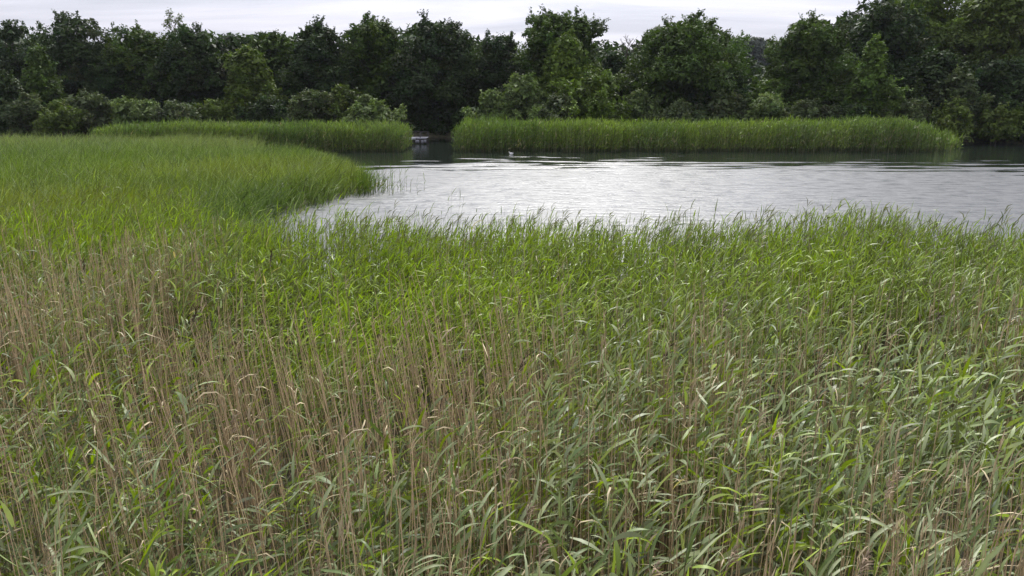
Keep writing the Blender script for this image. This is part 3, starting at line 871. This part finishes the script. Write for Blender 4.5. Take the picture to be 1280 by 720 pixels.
# ------------------------------------------------------------------ jetty and bird
def box(buf, x0, x1, y0, y1, z0, z1, col):
    v = [(x0, y0, z0), (x1, y0, z0), (x1, y1, z0), (x0, y1, z0), (x0, y0, z1), (x1, y0, z1), (x1, y1, z1), (x0, y1, z1)]
    f = [(0, 3, 2, 1), (4, 5, 6, 7), (0, 1, 5, 4), (1, 2, 6, 5), (2, 3, 7, 6), (3, 0, 4, 7)]
    buf.add(v, [col], f4=f)


def box_obj(name, parent, x0, x1, y0, y1, z0, z1, col, mat=None):
    b = Buf(); box(b, x0, x1, y0, y1, z0, z1, col)
    return link(name, b.mesh(name, mat or M_WOOD), parent)


JY = 69.0
jx0, _ = at(504, 170, JY); jx1, _ = at(534, 170, JY)
jet = tag(empty('jetty', (jx0, JY, 0.0)), 'small pale wooden jetty with a rail beside the dark inlet', 'jetty')
Wj = jx1 - jx0
PALE = (0.30, 0.30, 0.32); DRK = (0.035, 0.03, 0.028)
npl = 12
for i in range(npl):
    a0 = Wj * i / npl
    box_obj('deck_plank', jet, a0 + 0.008, a0 + Wj / npl - 0.008, 0.0, 1.3, 0.52, 0.56, tuple(np.array(PALE) * rng.uniform(0.8, 1.0)))
box_obj('fascia_board', jet, 0.0, Wj * 0.52, -0.03, -0.002, 0.38, 0.57, (0.42, 0.42, 0.45))
box_obj('fascia_board', jet, Wj * 0.54, Wj * 0.97, -0.03, -0.002, 0.42, 0.53, (0.22, 0.22, 0.25))
for i, fx_ in enumerate((0.05, 0.38, 0.70, 0.97)):
    for yy in (0.05, 1.2):
        b = Buf(); hh_ = 1.0 if (yy > 1 or i == 2) else 0.52
        tube(b, [(Wj * fx_, yy + 0.0, -0.6), (Wj * fx_, yy, hh_)], [0.055, 0.05], DRK, 8)
        link('post', b.mesh('post', M_WOOD), jet)
box_obj('handrail', jet, -0.05, Wj * 0.92, 1.14, 1.26, 0.98, 1.04, (0.035, 0.03, 0.03))
for (a, bb, z0_, z1_) in ((0.50, 0.66, 0.10, 0.36), (0.74, 0.84, 0.06, 0.34), (0.86, 0.96, 0.12, 0.36)):
    box_obj('fender_board', jet, Wj * a, Wj * bb, -0.06, -0.034, z0_, z1_, (0.20, 0.20, 0.23))

# white water bird
bx, _ = at(639, 189, 58.2)
bird = tag(empty('water_bird', (bx, 58.2, -0.03), R(172)), 'small white bird sitting on the water before the far reeds', 'bird')
bird.scale = (0.72, 0.72, 0.72)


def lathe_x(prof, col, squash=0.8, n=12):
    b = Buf(); V = []
    for (xx, zz, r) in prof:
        for k_ in range(n):
            th = 2 * math.pi * k_ / n
            V.append((xx, r * math.cos(th) * squash, zz + r * math.sin(th)))
    f = [(i * n + k_, i * n + (k_ + 1) % n, (i + 1) * n + (k_ + 1) % n, (i + 1) * n + k_) for i in range(len(prof) - 1) for k_ in range(n)]
    b.add(V, [col], f4=f)
    return b


WHT = (0.80, 0.79, 0.74)
link('body', lathe_x([(-0.26, 0.16, 0.004), (-0.20, 0.13, 0.035), (-0.10, 0.10, 0.085), (0.02, 0.09, 0.11), (0.12, 0.10, 0.095), (0.17, 0.15, 0.06), (0.18, 0.20, 0.045),
                      (0.19, 0.24, 0.05), (0.22, 0.26, 0.045), (0.255, 0.255, 0.02), (0.265, 0.25, 0.004)], WHT).mesh('body', M_FEATHER, smooth=True), bird)
link('beak', lathe_x([(0.255, 0.25, 0.016), (0.29, 0.243, 0.010), (0.315, 0.235, 0.002)], (0.55, 0.35, 0.05), n=8).mesh('beak', M_FEATHER, smooth=True), bird)
for s in (-1, 1):
    wv = lathe_x([(-0.24, 0.17, 0.003), (-0.12, 0.145, 0.04), (0.0, 0.135, 0.055), (0.09, 0.13, 0.03), (0.11, 0.13, 0.003)], (0.68, 0.68, 0.66), squash=0.35, n=8)
    link('wing', wv.mesh('wing', M_FEATHER, smooth=True), bird, loc=(0, s * 0.078, 0.0))

# ------------------------------------------------------------------ individual reeds at the front of the bed
GLEAF = {}


def leaf_mesh(kind, i):
    key = (kind, i)
    if key in GLEAF: return GLEAF[key]
    r = np.random.default_rng(100 + i)
    segs = 6
    L, Wd = 0.36, 0.024
    bend = (0.4, 0.8, 1.2, 1.6, 2.3, 1.0, 0.15, 0.6)[i % 8]
    twist = r.normal(0, 0.5)
    V = []; cc = []
    x_, z_, e = 0.0, 0.0, 0.0
    base = {'grey': GREY * 1.0, 'grey_dark': GREY2, 'fresh': FRESH * 1.15, 'dry': STRAW * 0.95}[kind]
    prof = [0.5, 0.85, 1.0, 0.92, 0.72, 0.42, 0.03]
    yv = 0.0
    for k_ in range(segs + 1):
        w = Wd * prof[k_] / 2
        e = -bend * (k_ / segs) ** 1.3
        tw = twist * k_ / segs
        up = np.array([-math.sin(e), 0, math.cos(e)])
        sdv = np.array([0, 1, 0]) * math.cos(tw) + up * math.sin(tw)
        c0 = np.array([x_, yv, z_])
        V += [c0 - sdv * w, c0 - up * w * 0.28, c0 + sdv * w]
        cc += [base, base * 1.12 + 0.01, base * 0.94]
        x_ += math.cos(e) * L / segs; z_ += math.sin(e) * L / segs; yv += r.normal(0, 0.004)
    f = []
    for k_ in range(segs):
        for j in range(2):
            f.append((k_ * 3 + j, k_ * 3 + j + 1, k_ * 3 + 3 + j + 1, k_ * 3 + 3 + j))
    b = Buf(); b.add(np.array(V), np.array(cc), f4=f)
    GLEAF[key] = b.mesh('leaf', M_REED, smooth=True)
    return GLEAF[key]


STEMS = {}


def stem_mesh(i, dead):
    key = (i, dead)
    if key in STEMS: return STEMS[key]
    r = np.random.default_rng(300 + i)
    bx_, by__ = r.normal(0.05, 0.06), r.normal(0, 0.05)
    if dead: bx_ -= 0.12
    K = 7; tt_ = np.linspace(0, 1, K)
    pts = [(bx_ * t_ ** 1.5, by__ * t_ ** 1.5, t_) for t_ in tt_]      # unit height, scaled by the object
    b = Buf()
    tube(b, pts, [0.0036 * (1.1 - 0.7 * t_) for t_ in tt_], tuple(TAN * 1.15 if dead else np.array([0.10, 0.115, 0.05])), 5)
    STEMS[key] = (b.mesh('stem', M_STALK, smooth=True), bx_, by__)
    return STEMS[key]


def hero_plume(dark):
    b = Buf(); n = 26
    O = np.stack([rng.normal(0, .004, n), rng.normal(0, .004, n), rng.uniform(0, 0.16, n)], -1)
    blades(b, O, 0.2 + rng.normal(0, .9, n), rng.uniform(0.9, 1.45, n), rng.uniform(0.2, 1.4, n), rng.uniform(0.04, 0.10, n), rng.uniform(0.004, 0.009, n),
           np.repeat([[0.060, 0.036, 0.026] if dark else [0.26, 0.19, 0.12]], n, 0) * jit(n, .2), segs=2)
    return b.mesh('seed_head', M_STALK)


PLUME = {True: [hero_plume(True) for _ in range(2)], False: [hero_plume(False) for _ in range(3)]}


def hero_reed(x_, y_, kind, hgt, nleaf, name, label, group, cat, plume=None):
    z_ = float(ground_z(np.array([x_]), np.array([y_]))[0])
    root = tag(empty(name, (x_, y_, z_)), label, cat, group)
    dead = kind == 'dry'
    me, bx_, by__ = stem_mesh(random.randrange(8), dead)
    link('stem', me, root, scale=(hgt * 0.9, hgt * 0.9, hgt) if False else (1.35, 1.35, hgt))
    s0 = random.uniform(-0.5, 0.5)
    for i in range(nleaf):
        ti = (0.38 if not dead else 0.5) + 0.6 * (i + random.random()) / nleaf
        az = random.gauss(0.35, 0.75) if random.random() < 0.7 else (i % 2) * math.pi + s0 + random.gauss(0, 0.5)
        el = min(1.35, max(0.15, random.gauss(0.80, 0.28)))
        kd = kind
        if kind != 'dry' and ti < 0.55 and random.random() < 0.25: kd = 'dry'
        sc = random.uniform(0.5, 1.05) * (0.55 if dead else 1.0)
        link('leaf', leaf_mesh(kd, random.randrange(8)), root, loc=(1.35 * bx_ * ti ** 1.5, 1.35 * by__ * ti ** 1.5, hgt * ti), rot=(random.gauss(0, 0.45), -el, az),
             scale=(sc, sc * random.uniform(0.8, 1.3), sc))
    if plume is not None:
        link('seed_head', random.choice(PLUME[plume]), root, loc=(1.35 * bx_, 1.35 * by__, hgt - (0.1 if plume else 0)), rot=(0, random.uniform(0, 0.4), 0), scale=(1.2, 1.2, 1.6) if plume else (1, 1, 1))
    return root


kinds = (('grey', 'common_reed', 'grey-green common reed with long arching leaves in the front rows of the bed', 'grey-green reeds in the front rows', 'reed', 190),
         ('fresh', 'common_reed', 'fresh bright green young reed among the grey-green front rows', 'bright green reeds in the front rows', 'reed', 60),
         ('dry', 'dead_reed', 'dead straw-coloured reed stalk with withered leaves in the front rows', 'dead reed stalks in the front rows', 'dead reed', 90))
for kd, nm, lab, grp, cat, cnt in kinds:
    for i in range(cnt):
        yy = 3.0 + (HERO_Y + 0.8 - 3.0) * random.random()
        xx = random.uniform(-1, 1) * (yy * 0.66 + 0.2)
        k2 = kd if kd != 'grey' or random.random() < 0.6 else 'grey_dark'
        if kd == 'dry':
            hero_reed(xx, yy, k2, random.gauss(1.95, 0.18), 3, nm, lab, grp, cat, plume=False if random.random() < 0.35 else None)
        else:
            hero_reed(xx, yy, k2, random.gauss(2.0, 0.13) * (0.86 if kd == 'fresh' else 1), 9, nm, lab, grp, cat)
# dark old seed heads that stand out of the bed
for (px, py, Y) in ((683, 352, 10.6), (775, 408, 8.8), (832, 432, 7.9), (838, 455, 7.4), (665, 470, 7.0), (905, 405, 8.6), (1020, 470, 7.1), (345, 330, 11.6), (120, 345, 11.2),
                    (660, 398, 8.9), (1180, 420, 8.2), (560, 520, 6.2), (250, 405, 8.6)):
    xx, zt = at(px, py, Y)
    hero_reed(xx, Y, 'dry', zt - 0.02, 2, 'seed_stalk', 'tall thin stalk with dark brown seed head rising out of the near reed bed', 'dark seed heads above the near reeds', 'seed stalk', plume=True)

# ------------------------------------------------------------------ faint summer haze
hz, t = mat_new('haze')
o = _node(t, 'ShaderNodeOutputMaterial'); pv = _node(t, 'ShaderNodeVolumePrincipled')
pv.inputs['Color'].default_value = (0.86, 0.90, 1.0, 1); pv.inputs['Density'].default_value = 0.00011
t.links.new(pv.outputs[0], o.inputs['Volume'])
b = Buf(); box(b, -3100, 3100, -3100, 3100, -2.5, 30, (0.8, 0.8, 0.8))
tag(link('haze', b.mesh('haze', hz)), 'faint summer haze over the lake and the far wood', 'haze', kind='stuff')
